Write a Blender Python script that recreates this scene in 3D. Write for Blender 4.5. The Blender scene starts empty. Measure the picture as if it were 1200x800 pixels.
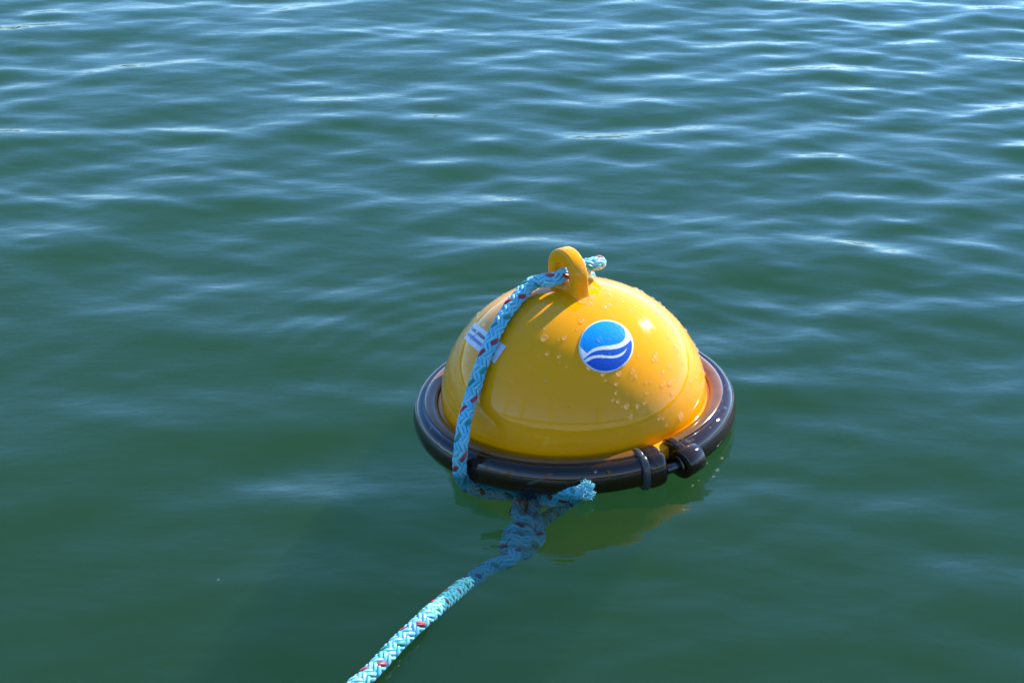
import bpy, bmesh, math, random
import numpy as np
from mathutils import Vector, Matrix

# ------------------------------------------------------------------ camera, sky, sun, exposure
sc = bpy.context.scene
C = sc.collection
R = math.radians
F_PX, DIST, ELEV = 2000.0, 1.613, R(27.0)       # focal length in photo pixels, metres to buoy, downward angle to it
BASE = Vector((0, 0, 0.016))                    # centre of the dome's rim
BU, BV = (673 - 600) / F_PX, (400 - 462) / F_PX
PITCH = ELEV + math.atan(BV)
cam_fwd = Vector((0, math.cos(PITCH), -math.sin(PITCH)))
cam_up = Vector((0, math.sin(PITCH), math.cos(PITCH)))
cam_right = Vector((1, 0, 0))
def ray(x, y):
    return (cam_fwd + cam_right * ((x - 600) / F_PX) + cam_up * ((400 - y) / F_PX)).normalized()
CAM = BASE - ray(673, 462) * DIST
cd = bpy.data.cameras.new('camera'); cam = bpy.data.objects.new('camera', cd); C.objects.link(cam)
cd.sensor_width = 36; cd.lens = 36 * F_PX / 1200; cd.clip_start = 0.05; cd.clip_end = 3000
cam.location = CAM; cam.rotation_euler = (math.pi / 2 - PITCH, 0, 0)
sc.camera = cam

SUN_EL, SUN_AZ = R(33), R(45)                   # azimuth measured from +Y towards +X
w = bpy.data.worlds.new('World'); sc.world = w; w.use_nodes = True
wn = w.node_tree.nodes; wl = w.node_tree.links; wn.clear()
sky = wn.new('ShaderNodeTexSky'); sky.sky_type = 'NISHITA'; sky.sun_disc = False
sky.sun_elevation = SUN_EL; sky.sun_rotation = SUN_AZ
sky.air_density = 1.0; sky.dust_density = 0.0; sky.ozone_density = 3.6; sky.altitude = 2600
bg = wn.new('ShaderNodeBackground'); bg.inputs['Strength'].default_value = 0.15
wo = wn.new('ShaderNodeOutputWorld')
hs = wn.new('ShaderNodeHueSaturation'); hs.inputs['Saturation'].default_value = 1.13
wl.new(sky.outputs[0], hs.inputs['Color']); wl.new(hs.outputs[0], bg.inputs[0]); wl.new(bg.outputs[0], wo.inputs[0])
sd = bpy.data.lights.new('sun', 'SUN'); so = bpy.data.objects.new('sun', sd); C.objects.link(so)
sd.energy = 3.65; sd.angle = R(0.5); sd.color = (1.0, 0.965, 0.90)
SUN_DIR = Vector((math.sin(SUN_AZ) * math.cos(SUN_EL), math.cos(SUN_AZ) * math.cos(SUN_EL), math.sin(SUN_EL)))
so.rotation_euler = (-SUN_DIR).to_track_quat('-Z', 'Y').to_euler()
so.location = SUN_DIR * 20
sc.view_settings.view_transform = 'Standard'; sc.view_settings.look = 'None'
sc.view_settings.gamma = 1.0; sc.view_settings.exposure = 1.42
sc.render.engine = 'CYCLES'
cy = sc.cycles
cy.max_bounces = 14; cy.diffuse_bounces = 4; cy.glossy_bounces = 5; cy.transmission_bounces = 6
cy.volume_bounces = 5; cy.transparent_max_bounces = 16
cy.use_denoising = True; cy.sample_clamp_indirect = 6.0
cy.caustics_reflective = False; cy.caustics_refractive = False

# ------------------------------------------------------------------ helpers
def tag(o, label=None, cat=None, kind=None):
    if label: o['label'] = label
    if cat: o['category'] = cat
    if kind: o['kind'] = kind
    return o
def link_mesh(name, me, mat, parent=None, smooth=True):
    if smooth: me.polygons.foreach_set('use_smooth', [True] * len(me.polygons))
    if mat: me.materials.append(mat)
    o = bpy.data.objects.new(name, me); C.objects.link(o)
    if parent is not None: o.parent = parent
    return o
def bm_obj(name, bm, mat, parent=None, smooth=True, sharp=None):
    bmesh.ops.recalc_face_normals(bm, faces=bm.faces)
    me = bpy.data.meshes.new(name); bm.to_mesh(me); bm.free()
    o = link_mesh(name, me, mat, parent, smooth)
    if sharp: me.set_sharp_from_angle(angle=R(sharp))
    return o
def np_mesh(name, V, Fq, uv=None):
    me = bpy.data.meshes.new(name)
    me.vertices.add(len(V)); me.vertices.foreach_set('co', np.asarray(V, np.float32).ravel())
    Fq = np.asarray(Fq, np.int32); k = Fq.shape[1]
    me.loops.add(Fq.size); me.loops.foreach_set('vertex_index', Fq.ravel())
    me.polygons.add(len(Fq)); me.polygons.foreach_set('loop_start', np.arange(len(Fq), dtype=np.int32) * k)
    me.update(calc_edges=True); me.validate()
    if uv is not None:
        l = me.uv_layers.new(name='UVMap'); l.data.foreach_set('uv', np.asarray(uv, np.float32)[Fq.ravel()].ravel())
    return me
class N:                                        # small node-tree builder
    def __init__(self, name):
        self.m = bpy.data.materials.new(name); self.m.use_nodes = True
        self.t = self.m.node_tree; self.t.nodes.clear()
        self.out = self.n('ShaderNodeOutputMaterial')
    def n(self, typ, **kw):
        nd = self.t.nodes.new(typ)
        for k, v in kw.items():
            if hasattr(nd, k): setattr(nd, k, v)
        return nd
    def l(self, a, b): self.t.links.new(a, b)
    def set(self, nd, **kw):
        for k, v in kw.items(): nd.inputs[k.replace('_', ' ')].default_value = v
        return nd
    def math(self, op, a, b=None, c=None):
        nd = self.n('ShaderNodeMath', operation=op)
        for i, v in enumerate((a, b, c)):
            if v is None: continue
            if isinstance(v, (int, float)): nd.inputs[i].default_value = v
            else: self.l(v, nd.inputs[i])
        return nd.outputs[0]
    def mix(self, fac, a, b):
        nd = self.n('ShaderNodeMix', data_type='RGBA')
        for s, v in ((0, fac), (6, a), (7, b)):
            if isinstance(v, (int, float)): nd.inputs[s].default_value = v
            elif isinstance(v, tuple): nd.inputs[s].default_value = v
            else: self.l(v, nd.inputs[s])
        return nd.outputs[2]
    def noise(self, scale, detail=3, rough=.5, vec=None):
        nd = self.n('ShaderNodeTexNoise'); nd.inputs['Scale'].default_value = scale
        nd.inputs['Detail'].default_value = detail; nd.inputs['Roughness'].default_value = rough
        if vec is not None: self.l(vec, nd.inputs['Vector'])
        return nd.outputs[0]
    def front(self, fac):                       # no total internal reflection: the sheet does not bend light
        return self.math('MULTIPLY', fac, self.math('SUBTRACT', 1, self.n('ShaderNodeNewGeometry').outputs['Backfacing']))
    def obj(self): return self.n('ShaderNodeTexCoord').outputs['Object']
    def ramp(self, v, lo, hi, a=0., b=1.):
        nd = self.n('ShaderNodeMapRange')
        self.l(v, nd.inputs[0])
        for i, x in enumerate((lo, hi, a, b)): nd.inputs[i + 1].default_value = x
        return nd.outputs[0]
    def bump(self, h, strength, dist):
        nd = self.n('ShaderNodeBump'); nd.inputs['Strength'].default_value = strength; nd.inputs['Distance'].default_value = dist
        self.l(h, nd.inputs['Height']); return nd.outputs[0]
    def princ(self, **kw):
        p = self.n('ShaderNodeBsdfPrincipled'); self.set(p, **kw); self.l(p.outputs[0], self.out.inputs[0]); return p
def rgb(r, g, b):
    f = lambda c: (c / 255 / 12.92 if c <= 10.3 else ((c / 255 + .055) / 1.055) ** 2.4)
    return (f(r), f(g), f(b), 1)

# ------------------------------------------------------------------ materials
def mat_water():
    k = N('sea_water')
    geo = k.obj()
    mp = k.n('ShaderNodeMapping'); mp.inputs['Scale'].default_value = (0.6, 1.0, 1.0); k.l(geo, mp.inputs[0])
    h1 = k.math('ADD', k.noise(26, 3, .55, mp.outputs[0]), k.math('MULTIPLY', k.noise(95, 2, .5, mp.outputs[0]), .22))
    b = k.bump(h1, 0.10, 0.010)
    fr = k.n('ShaderNodeFresnel'); fr.inputs['IOR'].default_value = 1.33; k.l(b, fr.inputs['Normal'])
    tr = k.n('ShaderNodeBsdfTransparent'); tr.inputs[0].default_value = (1, 1, 1, 1)
    gl = k.n('ShaderNodeBsdfGlossy'); gl.inputs['Roughness'].default_value = 0.02; k.l(b, gl.inputs['Normal'])
    mx = k.n('ShaderNodeMixShader'); k.l(k.front(fr.outputs[0]), mx.inputs[0]); k.l(tr.outputs[0], mx.inputs[1]); k.l(gl.outputs[0], mx.inputs[2])
    k.l(mx.outputs[0], k.out.inputs[0])
    # murky green harbour water: even scattering and absorption
    ss = (.068, .128, .050); sa = (1.36, .70, 1.04)
    d = max(ss); vs = k.n('ShaderNodeVolumeScatter'); vs.inputs['Color'].default_value = (ss[0] / d, ss[1] / d, ss[2] / d, 1); vs.inputs['Density'].default_value = d
    d = max(sa) * 1.02; va = k.n('ShaderNodeVolumeAbsorption'); va.inputs['Color'].default_value = tuple(1 - s / d for s in sa) + (1,); va.inputs['Density'].default_value = d
    ad = k.n('ShaderNodeAddShader'); k.l(vs.outputs[0], ad.inputs[0]); k.l(va.outputs[0], ad.inputs[1])
    k.l(ad.outputs[0], k.out.inputs[1])
    k.m.cycles.homogeneous_volume = True
    return k.m
def mat_yellow():
    k = N('yellow_plastic'); o = k.obj()
    n1 = k.noise(14, 4, .6, o); n2 = k.noise(160, 3, .6, o)
    col = k.mix(k.ramp(n1, .35, .7), (1.0, 0.385, 0.001, 1), (0.98, 0.36, 0.002, 1))
    p = k.princ(IOR=1.36)
    k.l(col, p.inputs['Base Color'])
    k.l(k.ramp(n2, .3, .75, .045, .12), p.inputs['Roughness'])
    k.l(k.bump(k.noise(60, 2, .5, o), .03, .002), p.inputs['Normal'])
    return k.m
def mat_ring():
    k = N('smoked_wet_plastic'); o = k.obj()
    n1 = k.noise(9, 3, .5, o)
    col = k.mix(k.ramp(n1, .35, .7), (0.018, 0.008, 0.002, 1), (0.034, 0.014, 0.003, 1))
    p = k.princ(IOR=1.56)
    k.l(col, p.inputs['Base Color'])
    k.l(k.ramp(k.noise(140, 4, .65, o), .35, .75, .012, .045), p.inputs['Roughness'])
    k.l(k.bump(k.noise(26, 2, .5, o), .03, .006), p.inputs['Normal'])
    return k.m
def mat_simple(name, col, rough, metal=0., coat=0., bump=None):
    k = N(name); o = k.obj()
    p = k.princ(Roughness=rough, Metallic=metal, Coat_Weight=coat, Coat_Roughness=.05)
    n = k.ramp(k.noise(80, 3, .6, o), .3, .7, .82, 1.1)
    c = k.n('ShaderNodeVectorMath', operation='SCALE'); c.inputs[0].default_value = col; k.l(n, c.inputs['Scale'])
    k.l(c.outputs[0], p.inputs['Base Color'])
    if bump: k.l(k.bump(k.noise(bump[0], 3, .6, o), bump[1], bump[2]), p.inputs['Normal'])
    return k.m
def mat_yarn(name, c1, c2):
    k = N(name); uv = k.n('ShaderNodeUVMap').outputs[0]
    mp = k.n('ShaderNodeMapping'); mp.inputs['Scale'].default_value = (9, 26, 1); k.l(uv, mp.inputs[0])
    fib = k.noise(1.0, 2, .6, mp.outputs[0])
    big = k.noise(55, 3, .6, k.obj())
    col = k.mix(k.ramp(fib, .35, .65), c1, c2)
    col = k.mix(k.ramp(big, .52, .8, 0, .22), col, (0.40, 0.56, 0.60, 1))
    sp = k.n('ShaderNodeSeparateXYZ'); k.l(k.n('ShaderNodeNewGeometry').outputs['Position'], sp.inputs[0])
    wet_dim = k.ramp(k.math('ADD', sp.outputs[2], k.math('MULTIPLY', k.math('SUBTRACT', big, .5), .02)), -.004, .003, 1, 0)   # soaked fibres below the waterline are darker, murky water's dimming painted in too
    wc = k.n('ShaderNodeMix', data_type='RGBA', blend_type='MULTIPLY'); k.l(wet_dim, wc.inputs[0]); k.l(col, wc.inputs[6]); wc.inputs[7].default_value = (.21, .42, .42, 1)
    p = k.princ(Roughness=.38, Specular_IOR_Level=.5)
    k.l(k.math('MULTIPLY_ADD', wet_dim, -.48, .5), p.inputs['Specular IOR Level'])     # little gloss where the fibres stand in water
    k.l(wc.outputs[2], p.inputs['Base Color'])
    p.inputs['Sheen Weight'].default_value = .15
    k.l(k.bump(fib, .9, .0008), p.inputs['Normal'])
    return k.m
def mat_drop():
    k = N('water_drop')
    fr = k.n('ShaderNodeFresnel'); fr.inputs['IOR'].default_value = 1.55
    tr = k.n('ShaderNodeBsdfTransparent'); tr.inputs[0].default_value = (1, .985, .95, 1)
    gl = k.n('ShaderNodeBsdfGlossy'); gl.inputs['Roughness'].default_value = .035
    tl = k.n('ShaderNodeBsdfTranslucent'); tl.inputs[0].default_value = (.95, .86, .62, 1)
    m0 = k.n('ShaderNodeMixShader'); m0.inputs[0].default_value = .12; k.l(tr.outputs[0], m0.inputs[1]); k.l(tl.outputs[0], m0.inputs[2]); tr = m0
    mx = k.n('ShaderNodeMixShader')
    k.l(k.front(fr.outputs[0]), mx.inputs[0]); k.l(tr.outputs[0], mx.inputs[1]); k.l(gl.outputs[0], mx.inputs[2])
    k.l(mx.outputs[0], k.out.inputs[0]); return k.m
def mat_emblem():
    k = N('emblem_print'); uv = k.n('ShaderNodeUVMap').outputs[0]
    s = k.n('ShaderNodeSeparateXYZ'); k.l(uv, s.inputs[0]); U, V = s.outputs[0], s.outputs[1]   # 0..1
    def curve(pts):
        nd = k.n('ShaderNodeFloatCurve'); cv = nd.mapping.curves[0]
        pts = [((u + 1) / 2, (v + 1) / 2) for u, v in pts]
        cv.points[0].location = pts[0]; cv.points[1].location = pts[-1]
        for p_ in pts[1:-1]: cv.points.new(*p_)
        nd.mapping.update(); k.l(U, nd.inputs['Value']); return nd.outputs[0]
    w1t = curve([(-1, -.75), (-.74, -.41), (-.5, -.17), (-.21, -.07), (.21, 0), (.5, .106), (.66, .3), (.8, .8), (1, 1)])
    w1b = curve([(-1, -.7), (-.7, -.45), (-.5, -.29), (-.21, -.2), (.21, -.167), (.56, -.06), (.79, .12), (.92, .3), (1, .5)])
    w2t = curve([(-1, -.8), (-.73, -.54), (-.5, -.42), (-.21, -.385), (.07, -.405), (.36, -.37), (.61, -.24), (.74, -.1), (1, .2)])
    w2b = curve([(-1, -.9), (-.62, -.60), (-.41, -.5), (-.07, -.485), (.27, -.48), (.5, -.415), (.67, -.27), (.75, -.1), (1, .3)])
    def above(cv): return k.ramp(k.math('SUBTRACT', V, cv), -.006, .006)
    u2 = k.math('MULTIPLY_ADD', U, 2, -1); v2 = k.math('MULTIPLY_ADD', V, 2, -1)
    def dist(a, b): return k.math('SQRT', k.math('ADD', k.math('POWER', k.math('SUBTRACT', u2, a), 2), k.math('POWER', k.math('SUBTRACT', v2, b), 2)))
    rim = k.ramp(dist(0, 0), .94, .955)
    cyan_in = k.math('MULTIPLY', above(w1t), k.ramp(dist(-.2, .42), .88, .865))
    white1 = k.math('MULTIPLY', above(w1b), k.math('SUBTRACT', 1, cyan_in))
    white2 = k.math('MULTIPLY', above(w2b), k.math('SUBTRACT', 1, above(w2t)))
    wh = (.74, .75, .74, 1)
    col = k.mix(k.ramp(V, .1, .5), (0.010, 0.075, 0.42, 1), (0.016, 0.105, 0.46, 1))
    col = k.mix(white2, col, wh)
    col = k.mix(white1, col, wh)
    col = k.mix(cyan_in, col, k.mix(k.ramp(V, .4, .95), (0.003, 0.22, 0.60, 1), (0.005, 0.35, 0.72, 1)))
    col = k.mix(rim, col, wh)
    p = k.princ(Roughness=.22); k.l(col, p.inputs['Base Color'])
    k.l(k.bump(k.noise(420, 2, .5, k.obj()), .25, .0012), p.inputs['Normal'])
    return k.m
M = dict(water=mat_water(), yellow=mat_yellow(), ring=mat_ring(), drop=mat_drop(), emblem=mat_emblem(),
         steel=mat_simple('bolt_steel', (.10, .095, .09), .3, 1.0), grey=mat_simple('grey_band', (.045, .047, .05), .3, 0, .3),
         paper=mat_simple('label_film', (.72, .74, .78), .35), ink=mat_simple('black_ink', (.012, .013, .018), .4),
         blue_ink=mat_simple('blue_ink', (.05, .13, .55), .4), seabed=mat_simple('seabed_mud', (.03, .045, .03), .9),
         woods=mat_simple('shore_woods', (.035, .05, .03), .95), hull=mat_simple('dark_keel', (.02, .022, .02), .5), white_paint=mat_simple('white_paint', (.72, .71, .67), .5), timber=mat_simple('weathered_timber', (.38, .33, .27), .8, bump=(40, .3, .01)), float=mat_simple('dock_float', (.08, .08, .08), .7), bronze=mat_simple('amber_seal', (.20, .080, .010), .12, 0, 0), foam=mat_simple('debris', (.45, .42, .34), .7))
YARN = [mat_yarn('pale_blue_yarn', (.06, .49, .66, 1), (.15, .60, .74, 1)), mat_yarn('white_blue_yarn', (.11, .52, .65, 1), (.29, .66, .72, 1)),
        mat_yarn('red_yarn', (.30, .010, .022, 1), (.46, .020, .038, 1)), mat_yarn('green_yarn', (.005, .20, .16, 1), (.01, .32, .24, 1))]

# ------------------------------------------------------------------ water: one sheet to the horizon, a closed body below it
rng = np.random.default_rng(11)
def axis(lo, hi, step, far):
    core = np.arange(lo, hi + 1e-6, step)
    def grow(start, sgn):
        out = []; d = step; p = start
        while abs(p) < far: d *= 1.22; p += sgn * d; out.append(p)
        return out
    return np.array(grow(lo, -1)[::-1] + list(core) + grow(hi, 1))
xs = axis(-1.25, 1.25, .0075, 1200.0); ys = axis(-.75, 2.1, .0068, 1200.0)
X, Y = np.meshgrid(xs, ys)
Z = np.zeros_like(X); 
fade = np.clip(1.6 - .12 * np.maximum(np.abs(X) - 1.4, 0) - .12 * np.maximum(np.abs(Y - .6) - 1.6, 0), 0, 1)
gust = .75 + .35 * np.sin(1.9 * X + 1.1 * Y + .6) * np.sin(1.3 * Y - 1.7 * X + 2.0) + .25 * np.tanh((Y - .35) * 2.0)
def waves(n, lmin, lmax, slope, spread, mean):
    z = np.zeros_like(X)
    for i in range(n):
        lam = lmin * (lmax / lmin) ** rng.random(); kk = 2 * math.pi / lam
        th = mean + rng.normal() * spread
        z += (slope / kk) * math.sqrt(2 / n) * np.sin(kk * (X * math.sin(th) + Y * math.cos(th)) + rng.random() * 6.283)
    return z
Z += waves(30, .16, .42, .037, R(32), R(-12))
Z += waves(60, .058, .16, .062, R(36), R(-6)) * gust
Z += waves(44, .032, .058, .024, R(45), R(6)) * gust * (.55 + .75 * np.clip(.5 + .5 * np.sin(5.1 * X + 2.2 * Y) * np.sin(4.3 * Y - 2.6 * X + 1), 0, 1))
r0 = np.hypot(X, Y); ang = np.arctan2(Y, X)
calm = 1 - .25 * np.exp(-((r0 / .26) ** 4))
Z *= calm
# fine capillary rings sent out by the bobbing buoy, strongest behind and to its side
ringm = np.exp(-((r0 - .27) / .11) ** 2) * (0.35 + .65 * np.clip(np.cos(ang - R(125)), 0, 1))
Z += .00036 * np.sin(2 * math.pi * r0 / .030 + .9 * np.sin(2 * ang)) * ringm
Z *= fade
ny, nx = X.shape
V = np.stack([X, Y, Z], -1).reshape(-1, 3)
ii = (np.arange(ny - 1)[:, None] * nx + np.arange(nx - 1)[None, :]).ravel()
Fq = np.stack([ii, ii + 1, ii + nx + 1, ii + nx], -1)
# skirt and bottom
per = np.concatenate([np.arange(nx), np.arange(1, ny) * nx + nx - 1, (ny - 1) * nx + np.arange(nx - 2, -1, -1), np.arange(ny - 2, 0, -1) * nx])
low = V[per].copy(); low[:, 2] = -7.0
off = len(V); cen = off + len(low)
V = np.concatenate([V, low, [[0, 0, -7.0]]])
a = np.arange(len(per)); b2 = (a + 1) % len(per)
side = np.stack([per[a], off + a, off + b2, per[b2]], -1)
bot = np.stack([off + a, np.full_like(a, cen), np.full_like(a, cen), off + b2], -1)
# the bottom is a fan of triangles: use a bmesh-free way, two meshes' worth of polygons
me = bpy.data.meshes.new('water')
me.vertices.add(len(V)); me.vertices.foreach_set('co', V.astype(np.float32).ravel())
quads = np.concatenate([Fq, side]); tris = np.stack([off + a, np.full_like(a, cen), off + b2], -1)
me.loops.add(quads.size + tris.size)
me.loops.foreach_set('vertex_index', np.concatenate([quads.ravel(), tris.ravel()]).astype(np.int32))
me.polygons.add(len(quads) + len(tris))
me.polygons.foreach_set('loop_start', np.concatenate([np.arange(len(quads)) * 4, quads.size + np.arange(len(tris)) * 3]).astype(np.int32))
me.update(calc_edges=True)
water = link_mesh('water', me, M['water'])
tag(water, 'rippled green sea water reflecting blue sky around the buoy', 'water', 'structure')
bm = bmesh.new(); bmesh.ops.create_grid(bm, x_segments=4, y_segments=4, size=1190)
bed = bm_obj('seabed', bm, M['seabed']); bed.location.z = -6.5
tag(bed, 'dark muddy seabed under the murky water', 'seabed', 'structure')

# low wooded shore all round the bay, far off: it shows only as dark slivers mirrored in the wave backs
bm = bmesh.new(); NH = 240; prev = None; hr = random.Random(3); ph = [hr.random() * 6.283 for _ in range(8)]
for i in range(NH):
    t = 2 * math.pi * i / NH
    hgt = 24 + 7 * math.sin(3 * t + ph[0]) + 5 * math.sin(7 * t + ph[1]) + 5 * math.sin(16 * t + ph[2]) + 3 * math.sin(37 * t + ph[3]) + hr.uniform(-2, 2)
    rg = [bm.verts.new((r_ * math.cos(t), r_ * math.sin(t), z_)) for r_, z_ in ((690, -1.2), (720, hgt * .35), (770, hgt * .8), (840, hgt), (960, hgt * .7), (1100, -1.2))]
    if prev:
        for q in range(5): bm.faces.new((prev[q], rg[q], rg[q + 1], prev[q + 1]))
    else: first = rg
    prev = rg
for q in range(5): bm.faces.new((prev[q], first[q], first[q + 1], prev[q + 1]))
tag(bm_obj('shore_hills', bm, M['woods']), 'low dark wooded hills round the bay', 'hills', 'structure')
# the dock the picture was taken from: behind the camera, mirrored in the dome as a pale band with posts
dock = bpy.data.objects.new('wooden_dock', None); C.objects.link(dock); dock.location = (-.2, -1.85, 0)
tag(dock, 'pale timber dock with white edge board and posts mirrored in the dome', 'dock')
def box(name, c, d, mat, parent, bev=.006):
    bm = bmesh.new(); bmesh.ops.create_cube(bm, size=1); bmesh.ops.scale(bm, vec=d, verts=bm.verts)
    bmesh.ops.bevel(bm, geom=bm.edges[:], offset=bev, segments=2, affect='EDGES'); bmesh.ops.translate(bm, vec=c, verts=bm.verts)
    return bm_obj(name, bm, mat, parent, smooth=False)
box('edge_board', (0, -.02, .30), (9, .04, .26), M['white_paint'], dock)
box('rub_rail', (0, .03, .40), (9, .06, .05), M['white_paint'], dock)
box('float', (0, -1.2, -.02), (8.8, 2.1, .34), M['float'], dock, .02)
pl = None
for i in range(15):
    if pl is None: pl = box('deck_plank', (0, 0, 0), (9, .145, .035), M['timber'], dock); q = pl
    else: q = pl.copy(); C.objects.link(q)
    q.location = (0, -.115 - i * .152, .45)
for x in (-3.6, -1.9, -.55, .9, 2.6, 4.1):
    box('post', (x, -.16, .55), (.11, .11, 1.75), M['timber'], dock, .01)
# ------------------------------------------------------------------ buoy
RD, HD = .125, .110
buoy = bpy.data.objects.new('mooring_buoy', None); C.objects.link(buoy); buoy.empty_display_size = .1
tag(buoy, 'yellow domed mooring buoy with dark clamp ring floating in green water', 'buoy')
buoy.rotation_euler = (R(0.0), R(-3.2), 0)
bpy.context.view_layer.update()
BM = buoy.matrix_world.copy(); BI = BM.inverted()
BZ = .016
def dome_pt(d, lift=0.0):
    """point of the dome along direction d from its rim centre (buoy space), and its normal"""
    d = Vector(d); s = 1 / math.sqrt((d.x / RD) ** 2 + (d.y / RD) ** 2 + (d.z / HD) ** 2)
    p = d * s; n = Vector((p.x / RD ** 2, p.y / RD ** 2, p.z / HD ** 2)).normalized()
    return p + n * lift + Vector((0, 0, BZ)), n
def hit(x, y, lift=0.0):
    """buoy-space point where the line of sight through photo pixel x, y meets the dome raised by lift"""
    o = BI @ CAM - Vector((0, 0, BZ)); d = (BI.to_3x3() @ ray(x, y))
    a_, h_ = RD + lift, HD + lift
    S = Matrix.Diagonal((1 / a_, 1 / a_, 1 / h_)); o2, d2 = S @ o, S @ d
    A, B, Cc = d2.dot(d2), 2 * o2.dot(d2), o2.dot(o2) - 1
    D = B * B - 4 * A * Cc
    if D < 0: t = -B / (2 * A)
    else: t = (-B - math.sqrt(D)) / (2 * A)
    return o + d * t + Vector((0, 0, BZ))
def plane_px(x, y, z):
    """world point at height z on the line of sight through photo pixel x, y"""
    d = ray(x, y); return CAM + d * ((z - CAM.z) / d.z)
def lathe(prof, n=128, a0=0, a1=2 * math.pi):
    bm = bmesh.new(); closed = abs(a1 - a0 - 2 * math.pi) < 1e-6
    m = n if closed else n + 1
    rows = []
    for i in range(m):
        t = a0 + (a1 - a0) * i / n
        rows.append([bm.verts.new((r * math.cos(t), r * math.sin(t), z)) for r, z in prof])
    for i in range(n):
        A, B = rows[i], rows[(i + 1) % m]
        for j in range(len(prof) - 1):
            bm.faces.new((A[j], B[j], B[j + 1], A[j + 1]))
    return bm, rows
# dome
prof = [(RD - .004, BZ - .010), (RD, BZ - .004), (RD, BZ)] + [(RD * math.cos(t), BZ + HD * math.sin(t)) for t in np.linspace(.02, math.pi / 2 - .012, 56)]
bm, rows = lathe(prof, 160)
bmesh.ops.contextual_create(bm, geom=[r[-1] for r in rows])
dome = bm_obj('dome', bm, M['yellow'], buoy)
tag(dome, 'glossy yellow plastic upper half beaded with water')
# lower half, under water
prof = [(RD + .004, .002), (RD + .004, -.006)] + [((RD - .018) * math.cos(t) ** .8, -.008 - .055 * math.sin(t)) for t in np.linspace(.0, math.pi / 2 - .02, 24)]
bm, rows = lathe(prof, 96)
bmesh.ops.contextual_create(bm, geom=[r[-1] for r in rows])
hull = bm_obj('lower_hull', bm, M['hull'], buoy)
bm, rows = lathe([(.118, .004), (.1365, .004), (.1375, .008), (.1365, .0155), (.130, .0165), (.118, .0165)], 128)
bm_obj('rim_flange', bm, M['yellow'], buoy, sharp=40)
# clamp ring: a split band with a rounded channel section
GAP = R(-57)
def ring_prof(k=1.0, dr=0.0):
    base = [(.1275, .004), (.1270, .013), (.1276, .0172), (.1290, .0194), (.1320, .0206), (.1360, .0209), (.1396, .0202), (.1406, .0194),
            (.1412, .0193), (.1424, .0199), (.1452, .0194), (.1480, .0176), (.1502, .0145), (.1517, .0100), (.1524, .0055),
            (.1524, .0010), (.1512, -.0035), (.1484, -.0068), (.1440, -.0082), (.1380, -.0085), (.1330, -.0070), (.1300, -.002), (.1275, .004)]
    c = (.1395, .0075)
    return [(c[0] + (r - c[0]) * k + dr, c[1] + (z - c[1]) * k) for r, z in base]
def split_ring(p, a0, a1, n):
    bm, rows = lathe(p, n, a0, a1)
    for rr in (rows[0], rows[-1]): bm.faces.new(rr[:-1])
    bmesh.ops.remove_doubles(bm, verts=bm.verts, dist=1e-6)
    return bm
ring = bm_obj('clamp_ring', split_ring(ring_prof(), GAP + R(3.4), GAP + 2 * math.pi - R(3.4), 170), M['ring'], buoy, sharp=50)
tag(ring, 'dark smoked split clamp ring round the rim')
strip = [(.1284, .0186), (.1293, .0201), (.1322, .0214), (.1360, .0217), (.1390, .0211), (.1399, .0203)]
bm, rows = lathe(strip, 170, GAP + R(3.6), GAP + 2 * math.pi - R(3.6)); bm_obj('seal_strip', bm, M['bronze'], ring)
# thickened ends of the band on both sides of the split
def lug(a0, a1, k, dr):
    rows = 10; bm = bmesh.new(); R_ = []
    for i in range(rows + 1):
        s = i / rows; t = a0 + (a1 - a0) * s
        e = k * (1 - .10 * (abs(2 * s - 1) ** 6))
        R_.append([bm.verts.new((r * math.cos(t), r * math.sin(t), z)) for r, z in ring_prof(e, dr)[:-1]])
    m = len(R_[0])
    for A, B in zip(R_, R_[1:]):
        for j in range(m): bm.faces.new((A[j], B[j], B[(j + 1) % m], A[(j + 1) % m]))
    bm.faces.new(R_[0]); bm.faces.new(R_[-1])
    return bm
bm_obj('ring_lug', lug(GAP - R(9.5), GAP - R(3.1), 1.16, .0030), M['ring'], ring, sharp=40)
bm_obj('ring_lug', lug(GAP + R(3.1), GAP + R(6.5), 1.08, .0020), M['ring'], ring, sharp=40)
bm_obj('lug_band', lug(GAP - R(11.6), GAP - R(9.3), 1.18, .0026), M['grey'], ring, sharp=40)
def cyl(p0, p1, r, n=28, bev=.0012):
    p0, p1 = Vector(p0), Vector(p1); ax = (p1 - p0); L = ax.length; q = ax.to_track_quat('Z', 'Y').to_matrix()
    bm = bmesh.new(); rings = []
    for z, rr in ((0, r - bev * 1.6), (bev * .35, r - bev * .5), (bev, r), (L - bev, r), (L - bev * .35, r - bev * .5), (L, r - bev * 1.6)):
        rings.append([bm.verts.new(p0 + q @ Vector((rr * math.cos(2 * math.pi * i / n), rr * math.sin(2 * math.pi * i / n), z))) for i in range(n)])
    for A, B in zip(rings, rings[1:]):
        for i in range(n): bm.faces.new((A[i], A[(i + 1) % n], B[(i + 1) % n], B[i]))
    bm.faces.new(rings[0]); bm.faces.new(rings[-1]); return bm
er = Vector((math.cos(GAP), math.sin(GAP), 0)); et = Vector((-math.sin(GAP), math.cos(GAP), 0))
bc = er * .1535 + Vector((0, 0, .0055))
boss = bm_obj('bolt_boss', cyl(bc + et * .0065, bc + et * .027 - er * .004, .0135), M['ring'], ring, sharp=40)
bm_obj('clamp_bolt', cyl(bc - et * .009, bc + et * .012, .0042, 16, .0006), M['steel'], ring, sharp=40)
bm_obj('bolt_washer', cyl(bc + et * .0038, bc + et * .0058, .0085, 24, .0004), M['steel'], ring, sharp=40)
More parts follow.
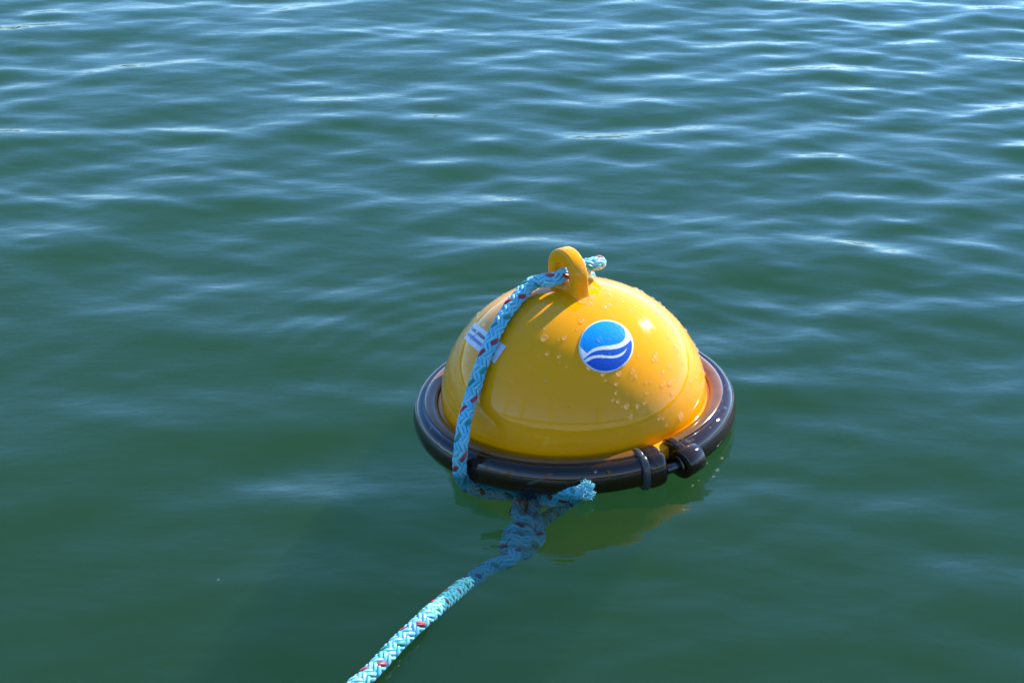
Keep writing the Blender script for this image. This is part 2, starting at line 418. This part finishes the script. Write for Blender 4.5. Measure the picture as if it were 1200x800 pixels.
# lifting eye: an arched plate with a round hole, standing on the crown
PSI = R(33)
en = Vector((-math.cos(PSI), -math.sin(PSI), 0)); eh = Vector((math.sin(PSI), -math.cos(PSI), 0)); ez = Vector((0, 0, 1))
APEX = Vector((0, 0, BZ + HD))
HZ, HR, OR, TH = .0150, .0105, .0235, .0070
def outer(t):
    cx, sy = math.cos(t), math.sin(t)
    if sy >= 0: return OR * cx, OR * sy
    # legs: flare towards the feet 30 mm below the hole's centre
    foot = -HZ - .010
    tt = min(1.0, OR / max(abs(cx), 1e-4) / 1.0) if abs(cx) > 1e-4 else 1
    k = foot / sy
    x = cx * k
    lim = lambda y: OR + .0065 * max(0, (-y - .006) / .024) ** 2.2
    if abs(x) > lim(foot):
        lo, hi = 0, k
        for _ in range(30):
            md = (lo + hi) / 2
            if abs(cx * md) > lim(sy * md): hi = md
            else: lo = md
        k = lo
    return cx * k, sy * k
bm = bmesh.new(); NT = 96; rows = []
for i in range(NT):
    t = 2 * math.pi * i / NT
    xi, yi = HR * math.cos(t), HR * math.sin(t); xo, yo = outer(t)
    row = []
    bv = .0016
    L = math.hypot(xo - xi, yo - yi)
    for s, h in ((0, TH - bv * 1.5), (bv * .45, TH - bv * .45), (bv * 1.5, TH), (L - bv * 1.3, TH), (L - bv * .4, TH - bv * .4), (L, TH - bv * 1.3),
                 (L, -TH + bv * 1.3), (L - bv * .4, -TH + bv * .4), (L - bv * 1.3, -TH), (bv * 1.5, -TH), (bv * .45, -TH + bv * .45), (0, -TH + bv * 1.5)):
        f = s / L; x = xi + (xo - xi) * f; y = yi + (yo - yi) * f
        foot = 1 + .35 * max(0, (-y - .012) / .018) ** 2
        row.append(bm.verts.new(APEX + eh * x + ez * (HZ + y) + en * (h * foot)))
    rows.append(row)
for i in range(NT):
    A, B = rows[i], rows[(i + 1) % NT]
    for j in range(12): bm.faces.new((A[j], B[j], B[(j + 1) % 12], A[(j + 1) % 12]))
eye = bm_obj('lifting_eye', bm, M['yellow'], buoy, sharp=60)
tag(eye, 'yellow arched lug with a rope hole on the crown')
# ------------------------------------------------------------------ stickers
def onto(p, lift):
    q, n = dome_pt(Vector(p) - Vector((0, 0, BZ)), lift); return q
cl, cr, ct, cb = hit(678.5, 403), hit(743.5, 405), hit(713, 372.5), hit(710, 434.5)
cc = hit(711, 404); e1 = (cr - cl) / 2; e2 = (ct - cb) / 2
nrm = dome_pt(cc - Vector((0, 0, BZ)))[1]
e1 = (e1 - nrm * e1.dot(nrm)); e2 = (e2 - nrm * e2.dot(nrm))
print('emblem half sizes', e1.length, e2.length)
bm = bmesh.new(); ul = bm.loops.layers.uv.new('UVMap'); NR, NA = 14, 72
grid = [[None] * NA for _ in range(NR + 1)]; uvs = {}
cv = bm.verts.new(onto(cc, .0005)); uvs[cv] = (.5, .5)
for i in range(1, NR + 2):
    rr = min(i / NR, 1.0); lift = .0005 if i <= NR else -.0003
    for j in range(NA):
        t = 2 * math.pi * j / NA; u, v = rr * math.cos(t), rr * math.sin(t)
        vt = bm.verts.new(onto(cc + e1 * u + e2 * v, lift)); uvs[vt] = ((u + 1) / 2, (v + 1) / 2)
        if i - 1 < len(grid): grid[i - 1][j] = vt
for j in range(NA): bm.faces.new((cv, grid[0][j], grid[0][(j + 1) % NA]))
for i in range(NR):
    for j in range(NA): bm.faces.new((grid[i][j], grid[i + 1][j], grid[i + 1][(j + 1) % NA], grid[i][(j + 1) % NA]))
for f in bm.faces:
    for lp in f.loops: lp[ul].uv = uvs[lp.vert]
emblem = bm_obj('emblem_sticker', bm, M['emblem'], buoy)
tag(emblem, 'round blue sticker with white wave emblem')
# address label: pixel corners give its place on the dome
qa, qb, qc, qd = hit(557, 378.5), hit(593.5, 406), hit(580, 426), hit(544.5, 396.5)   # top-left, top-right, bottom-right, bottom-left
def lab(u, v, lift): return onto(qa * (1 - u) * v + qb * u * v + qc * u * (1 - v) + qd * (1 - u) * (1 - v), lift)
bm = bmesh.new(); nu, nv = 20, 10
g = [[bm.verts.new(lab(i / nu, j / nv, .0005)) for j in range(nv + 1)] for i in range(nu + 1)]
for i in range(nu):
    for j in range(nv): bm.faces.new((g[i][j], g[i + 1][j], g[i + 1][j + 1], g[i][j + 1]))
label = bm_obj('address_label', bm, M['paper'], buoy)
tag(label, 'small white label with black and blue print, half under the rope')
def print_text(txt, x0, y0, h, mat, wfit):
    cu = bpy.data.curves.new('t', 'FONT'); cu.body = txt; cu.size = 1.0; cu.offset = .012; cu.resolution_u = 3
    ob = bpy.data.objects.new('t', cu); C.objects.link(ob)
    dg = bpy.context.evaluated_depsgraph_get(); me = bpy.data.meshes.new_from_object(ob.evaluated_get(dg))
    bpy.data.objects.remove(ob)
    co = np.empty(len(me.vertices) * 3, np.float32); me.vertices.foreach_get('co', co); co = co.reshape(-1, 3)
    wdt = co[:, 0].max()
    for v in me.vertices:
        v.co = lab(x0 + v.co.x / wdt * wfit, y0 + v.co.y * h, .0009)
    me.update(); o = link_mesh('print_line', me, mat, label, smooth=False); return o
print_text('Lost, please', .06, .60, .32, M['ink'], .52)
print_text('uunglbaeuuu', .06, .26, .34, M['blue_ink'], .54)
bm = bmesh.new()
ring_ = [bm.verts.new(lab(.86 + .045 * math.cos(t), .30 + .11 * math.sin(t), .0009)) for t in np.linspace(0, 2 * math.pi, 13)[:-1]]
bm.faces.new(ring_); bm_obj('print_dot', bm, M['ink'], label)

# ------------------------------------------------------------------ rope: one braided line through the eye, tied under the rim
D_R = .0140
def to_w(p): return BM @ Vector(p)
def dome_w(x, y, lift=.0068): return to_w(hit(x, y, lift))
hole = APEX + ez * HZ
KZ = -.046
K0 = plane_px(619, 591, KZ); K1 = plane_px(604, 650, KZ)
kc = (K0 + K1) / 2; ka = (K1 - K0).normalized(); kb = Vector((-ka.y, ka.x, 0)); 
if kb.x < 0: kb = -kb
ku = D_R * .68; kz = Vector((0, 0, 1))
print('knot length', (K1 - K0).length)
ksl = (K1 - K0).length / 2 / 3.0
def kn(a_, b_, c_): return kc + ka * (a_ * ksl) + kb * (b_ * ku) + kz * (c_ * ku)
def afloat(x, y, z):
    p = plane_px(x, y, z); h = float(Z[np.abs(ys - p.y).argmin(), np.abs(xs - p.x).argmin()]); return plane_px(x, y, z + h)
pts = []
# standing line: from beyond the frame, afloat, to the knot
for x, y, z in ((-420, 1500, -.25), (-330, 1380, -.06), (-190, 1230, -.004), (10, 1090, .003), (250, 930, .004), (425, 796, .006), (470, 750, .0055), (500, 722, .003), (513, 711, -.006), (526, 700, -.026), (546, 684, -.046), (577, 663, -.052)):
    pts.append(afloat(x, y, z))
pts += [kn(3.6, -.5, -.1), kn(2, 0, 0), kn(0, 0, -.1), kn(-2, 0, 0), kn(-3.0, .25, .5), kn(-3.9, -.1, .6)]
# left leg just under the surface, then up over ring and dome
for x, y, z in ((600, 579, -.034), (575, 576, -.030), (553, 571, -.021), (541, 561, -.008)):
    pts.append(plane_px(x, y, z))
def outw(x, y, r):
    """world point on the sight line at horizontal distance r from the buoy's axis, near side"""
    o = BI @ CAM; d = BI.to_3x3() @ ray(x, y)
    A = d.x ** 2 + d.y ** 2; B = 2 * (o.x * d.x + o.y * d.y); Cc = o.x ** 2 + o.y ** 2 - r * r
    return to_w(o + d * ((-B - math.sqrt(max(B * B - 4 * A * Cc, 0))) / (2 * A)))
pts += [outw(538.5, 545, .1600), outw(540, 524, .1590), outw(543, 502, .1500)]
pts += [dome_w(549, 476, .013), dome_w(557.5, 448, .0085), dome_w(568, 418, .0072), dome_w(579, 392, .007), dome_w(592, 368, .007), dome_w(609, 346, .0075), dome_w(626, 331, .0095)]
back = -en
pts += [to_w(hole + en * .016 - ez * .0025), to_w(hole + ez * .0000), to_w(hole + back * .018 + ez * .001), to_w(hole + back * .033 + ez * .0005), to_w(hole + back * .038 + Vector((-.002, .012, -.006)))]
bd = Vector((.22, .97, 0)).normalized()
for el, lift in ((58, .0085), (48, .0072), (38, .007), (24, .008)):
    q, n = dome_pt(bd * math.cos(R(el)) + ez * math.sin(R(el)), lift); pts.append(to_w(q))
pts += [to_w(bd * .150 + ez * .034), to_w(bd * .1605 + ez * .008), to_w(bd * .157 - ez * .02), to_w(bd * .13 - ez * .06), to_w(Vector((.02, .03, -.085))),
        to_w(Vector((-.03, -.07, -.075))), to_w(Vector((-.040, -.118, -.050)))]
pts += [kn(-4.2, -.9, -1.0), kn(-3.5, -1.0, -.3), kn(-2.8, -.75, .75), kn(-1.6, -.62, 1.0), kn(-.5, -.6, 1.0), kn(.15, .1, 1.2), kn(.45, 1.0, .5), kn(.55, .75, -.75), kn(.75, -.55, -.95),
        kn(1.05, -1.1, 0), kn(1.25, -.35, 1.1), kn(1.4, .75, .85), kn(1.55, 1.1, -.1), kn(1.7, .2, -1.1), kn(2.0, -.95, -.5), kn(2.25, -.9, .6), kn(2.4, .1, 1.15), kn(2.3, 1.15, .75), kn(1.6, 1.75, .3),
        kn(.5, 1.6, .35), kn(-.7, 1.0, .75), kn(-1.8, .75, .95), kn(-2.7, 1.3, .8)]
pts += [plane_px(648, 585, -.014), plane_px(668, 579.5, -.003), plane_px(690, 573.5, .009)]
P = np.array([tuple(p) for p in pts])
def catmull(P, n=24):
    P = np.vstack([2 * P[0] - P[1], P, 2 * P[-1] - P[-2]]); out = []
    for i in range(1, len(P) - 2):
        p0, p1, p2, p3 = P[i - 1:i + 3]
        d = [max(np.linalg.norm(b - a), 1e-5) ** .5 for a, b in ((p0, p1), (p1, p2), (p2, p3))]
        t0 = 0; t1 = d[0]; t2 = t1 + d[1]; t3 = t2 + d[2]
        for t in np.linspace(t1, t2, n, endpoint=False):
            A1 = (t1 - t) / (t1 - t0) * p0 + (t - t0) / (t1 - t0) * p1; A2 = (t2 - t) / (t2 - t1) * p1 + (t - t1) / (t2 - t1) * p2; A3 = (t3 - t) / (t3 - t2) * p2 + (t - t2) / (t3 - t2) * p3
            B1 = (t2 - t) / (t2 - t0) * A1 + (t - t0) / (t2 - t0) * A2; B2 = (t3 - t) / (t3 - t1) * A2 + (t - t1) / (t3 - t1) * A3
            out.append((t2 - t) / (t2 - t1) * B1 + (t - t1) / (t2 - t1) * B2)
    out.append(P[-2]); return np.array(out)
Cv = catmull(P)
def resample(Cv, step):
    s = np.concatenate([[0], np.cumsum(np.linalg.norm(np.diff(Cv, axis=0), axis=1))])
    t = np.arange(0, s[-1], step)
    return np.stack([np.interp(t, s, Cv[:, i]) for i in range(3)], -1), t
Q, S = resample(Cv, .0013)
for _ in range(6): Q[1:-1] = (Q[:-2] + 2 * Q[1:-1] + Q[2:]) / 4
T = np.gradient(Q, axis=0); T /= np.linalg.norm(T, axis=1)[:, None]
U = np.zeros_like(T); u = np.cross(T[0], [0, 0, 1]); u /= np.linalg.norm(u)
for i in range(len(T)):
    u = u - T[i] * u.dot(T[i]); u /= np.linalg.norm(u); U[i] = u
W = np.cross(T, U)
print('rope length', S[-1], 'samples', len(S))
PITCH_R, NB, RM, AMP = .055, 4, .00470, .00080
root = to_w((0, 0, 0)); rope = bpy.data.objects.new('mooring_rope', None); C.objects.link(rope); rope.location = tuple(kc); rope.empty_display_size = .03
tag(rope, 'pale blue braided rope with red and green flecks tied through the buoy eye', 'rope')
bpy.context.view_layer.update()
rnd = random.Random(4)
kk = 2 * math.pi / PITCH_R
NS = 7
for sgn in (1, -1):
    for i in range(NB):
        for yv in (-1, 1):
            ph = 2 * math.pi * i / NB + (0 if sgn > 0 else .35)
            th = sgn * (kk * S) + ph + yv * (2 * math.pi / NB) * .235
            pcount = 2 * kk * S * NB / (2 * math.pi)
            wv = sgn * np.cos(math.pi * pcount - sgn * 0)
            wv = np.sign(wv) * np.abs(wv) ** .7
            jit = np.interp(S, np.arange(0, S[-1] + .02, .012), [rnd.gauss(0, .00026) for _ in range(int((S[-1] + .02) / .012) + 1)][:len(np.arange(0, S[-1] + .02, .012))])
            fk = 1.18 if (sgn > 0 and i in (0, 2) and yv > 0) else 1.0
            rad = RM + AMP * wv + jit
            er_ = U * np.cos(th)[:, None] + W * np.sin(th)[:, None]
            et_ = -U * np.sin(th)[:, None] + W * np.cos(th)[:, None]
            Cn = Q + er_ * rad[:, None]
            tn = np.gradient(Cn, axis=0); tn /= np.linalg.norm(tn, axis=1)[:, None]
            bn = np.cross(tn, er_); bn /= np.linalg.norm(bn, axis=1)[:, None]
            nn = np.cross(bn, tn)
            ph_s = np.linspace(0, 2 * math.pi, NS, endpoint=False)
            ring_pts = Cn[:, None, :] + bn[:, None, :] * (np.cos(ph_s)[None, :, None] * .00168 * fk) + nn[:, None, :] * (np.sin(ph_s)[None, :, None] * .00118 * fk)
            n = len(S); Vv = ring_pts.reshape(-1, 3) - np.array(tuple(kc))
            a_ = np.arange(n - 1)[:, None] * NS; j = np.arange(NS)[None, :]
            Fq = np.stack([a_ + j, a_ + (j + 1) % NS, a_ + NS + (j + 1) % NS, a_ + NS + j], -1).reshape(-1, 4)
            uv = np.stack([np.tile(np.minimum(np.arange(NS), NS - np.arange(NS)) / NS, n), np.repeat(S, NS)], -1)
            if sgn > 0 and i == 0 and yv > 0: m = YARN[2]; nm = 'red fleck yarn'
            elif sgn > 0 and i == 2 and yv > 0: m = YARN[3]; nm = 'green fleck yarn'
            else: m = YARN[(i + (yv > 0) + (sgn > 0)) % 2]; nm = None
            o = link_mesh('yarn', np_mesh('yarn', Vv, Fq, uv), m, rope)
            if nm: o['label'] = nm
# frayed cut end of the rope's tail
end = Q[-1]; tdir = Vector(T[-1]); uu = Vector(U[-1]); ww = Vector(W[-1])
bm = bmesh.new()
for i in range(260):
    a0 = rnd.random() * 6.283; rr = .0062 * math.sqrt(rnd.random())
    b0 = Vector(end) - tdir * .004 + (uu * math.cos(a0) + ww * math.sin(a0)) * rr
    d = (tdir + (uu * math.cos(a0) + ww * math.sin(a0)) * rnd.uniform(0, 1.3) + Vector((rnd.gauss(0, .45), rnd.gauss(0, .45), rnd.gauss(0, .45)))).normalized()
    L = rnd.uniform(.003, .0062); b1 = b0 + d * L * .6; b2_ = b0 + d * L + Vector((rnd.gauss(0, .0009), rnd.gauss(0, .0009), rnd.gauss(0, .0009)))
    prev = None
    for p_, r_ in ((b0, .0006), (b1, .00055), (b2_, .0002)):
        s1 = d.orthogonal().normalized(); s2 = d.cross(s1)
        rg = [bm.verts.new(p_ - kc + (s1 * math.cos(t) + s2 * math.sin(t)) * r_) for t in (0, 1.57, 3.14, 4.71)]
        if prev:
            for q_ in range(4): bm.faces.new((prev[q_], prev[(q_ + 1) % 4], rg[(q_ + 1) % 4], rg[q_]))
        prev = rg
    bm.faces.new(prev)
tail = bm_obj('frayed_end', bm, YARN[1], rope); tail['label'] = 'bright frayed cut end of the rope'

# ------------------------------------------------------------------ water drops on the buoy
def drop(bm, p, n, r, h, stretch=1.0):
    n = Vector(n).normalized(); dn = Vector((0, 0, -1)); s = dn - n * dn.dot(n)
    s = s.normalized() if s.length > .05 else n.orthogonal().normalized()
    t = n.cross(s); seg = 10; prev = None
    wob = [1 + rnd.uniform(-.13, .13) for _ in range(seg)]
    for f in (1.0, .93, .72, .42):
        z = h * math.sqrt(max(0, 1 - f * f)) - .0002
        rg = []
        for i in range(seg):
            a_ = 2 * math.pi * i / seg; ca, sa = math.cos(a_), math.sin(a_)
            rg.append(bm.verts.new(p + (s * ca * (stretch if ca > 0 else 1) + t * sa) * (r * f * wob[i]) + n * z))
        if prev:
            for i in range(seg): bm.faces.new((prev[i], prev[(i + 1) % seg], rg[(i + 1) % seg], rg[i]))
        prev = rg
    top = bm.verts.new(p + n * h)
    for i in range(seg): bm.faces.new((prev[i], prev[(i + 1) % seg], top))
bm = bmesh.new(); bm_clear = bmesh.new()
def drop_on(p, *a_):
    drop(bm_clear if (p - cc).length < max(e1.length, e2.length) * 1.02 else bm, p, *a_)
spots = [(638, 395, 3.6), (632, 384, 1.6), (661, 396, 1.7), (655, 397, 1.2), (677, 367, 1.5), (682, 376, 2.4), (690, 430, 2.3), (707, 438, 2.6), (725, 437, 2.6),
         (722, 449, 2.0), (722, 460, 1.8), (724, 470, 2.2), (729, 476, 1.6), (734, 475, 2.6), (747, 475, 2.0), (739, 489, 2.6), (757, 447, 1.3), (763, 447, 1.3), (772, 490, 1.6),
         (777, 490, 1.6), (785, 447, 2.6), (788, 459, 2.2), (784, 428, 1.8), (797, 486, 2.8), (792, 408, 3.4), (805, 455, 2.2), (800, 425, 2.0), (768, 415, 2.6), (766, 420, 3.0), (770, 422, 2.0), (782, 394, 2.6),
         (746, 366, 1.6), (741, 361, 1.4), (752, 372, 1.8), (737, 352, 1.4), (728, 347, 1.4), (765, 360, 1.6), (778, 378, 1.8), (740, 502, 1.6), (758, 460, 1.5), (813, 470, 1.8), (640, 445, 1.8), (608, 365, 2.6), (600, 352, 2.4),
         (548, 425, 3.0), (560, 450, 2.2), (700, 415, 1.3), (705, 416, 1.6), (714, 415, 1.4), (731, 427, 2.2), (712, 413, 1.2), (688, 412, 1.4), (664, 430, 1.2), (745, 440, 1.4), (780, 345, 1.5)]
for x, y, r in spots:
    p = hit(x, y)
    if abs(((p.x / RD) ** 2 + (p.y / RD) ** 2 + ((p.z - BZ) / HD) ** 2) - 1) > .01: continue
    n = dome_pt(p - Vector((0, 0, BZ)))[1]
    drop_on(p, n, r / 1240 * 1.2, r / 1240 * .85, rnd.uniform(1.0, 1.6))
for i in range(280):
    az = R(rnd.gauss(-5, 55)); el = R(rnd.uniform(4, 80))
    p, n = dome_pt((math.cos(el) * math.cos(az), math.cos(el) * math.sin(az), math.sin(el)))
    r = min(.0030, .0007 * math.exp(abs(rnd.gauss(0, .75))))
    drop_on(p, n, r, r * .55, rnd.uniform(1, 1.4))
for i in range(60):
    az = R(rnd.uniform(60, 270)); el = R(rnd.uniform(10, 80)); p, n = dome_pt((math.cos(el) * math.cos(az), math.cos(el) * math.sin(az), math.sin(el)))
    r = rnd.uniform(.0008, .0022); drop_on(p, n, r, r * .55, 1.2)
# big drips at the eye's near foot and along its edge
foot = APEX + eh * .0265
for du, dn_, r in ((.001, .0035, .0040), (.000, -.0045, .0034), (.003, -.009, .0018), (-.001, -.0105, .0016)):
    q, n = dome_pt(foot + eh * du + en * dn_ - Vector((0, 0, BZ))); drop(bm, q, n, r, r * .7, 1.3)
for y_, r in ((.012, .0017), (.006, .0014), (.001, .0014), (.026, .0012)):
    ph_ = math.asin(max(-1, min(1, (y_ - HZ) / OR))) if abs(y_ - HZ) < OR else 0
    drop(bm, APEX + eh * OR * math.cos(ph_) * 1.0 + ez * (HZ + OR * math.sin(ph_)) + en * rnd.uniform(-.003, .003), eh * math.cos(ph_) + ez * math.sin(ph_), r, r * .6, 1.3)
tag(bm_obj('water_drops', bm_clear, M['drop'], emblem), 'clear drops on the round sticker', kind='stuff')
drops = bm_obj('water_drops', bm, M['drop'], buoy); tag(drops, 'clear water drops beaded on the dome', kind='stuff')
bm = bmesh.new()
for i in range(110):
    az = R(rnd.choice((rnd.gauss(-35, 28), rnd.uniform(0, 360)))); rr = rnd.uniform(.130, .149)
    P_ = ring_prof(); z = np.interp(rr, [p[0] for p in P_[3:13]], [p[1] for p in P_[3:13]])
    r = rnd.uniform(.0006, .0017); e = Vector((math.cos(az), math.sin(az), 0))
    drop(bm, e * rr + Vector((0, 0, float(z))), (e * max(0, (rr - .138)) * 70 + ez), r, r * .6, 1.2)
rdrops = bm_obj('water_beads', bm, M['drop'], ring); tag(rdrops, 'water beads on the clamp ring', kind='stuff')

# loose splash drops on the water beside the clamp
bm = bmesh.new()
for x, y in ((829, 541), (841, 549), (836, 556), (819, 561), (812, 567), (846, 536), (741, 573), (256, 680)):
    p = plane_px(x, y, 0.0); zz = Z[np.abs(ys - p.y).argmin(), np.abs(xs - p.x).argmin()]
    r = rnd.uniform(.0008, .0017); drop(bm, Vector((p.x, p.y, float(zz) + .0003)), (0, 0, 1), r, r * .9, 1.0)
tag(bm_obj('splash_drops', bm, M['drop']), 'tiny glinting drops and bubbles on the water by the clamp', 'drops', 'stuff')
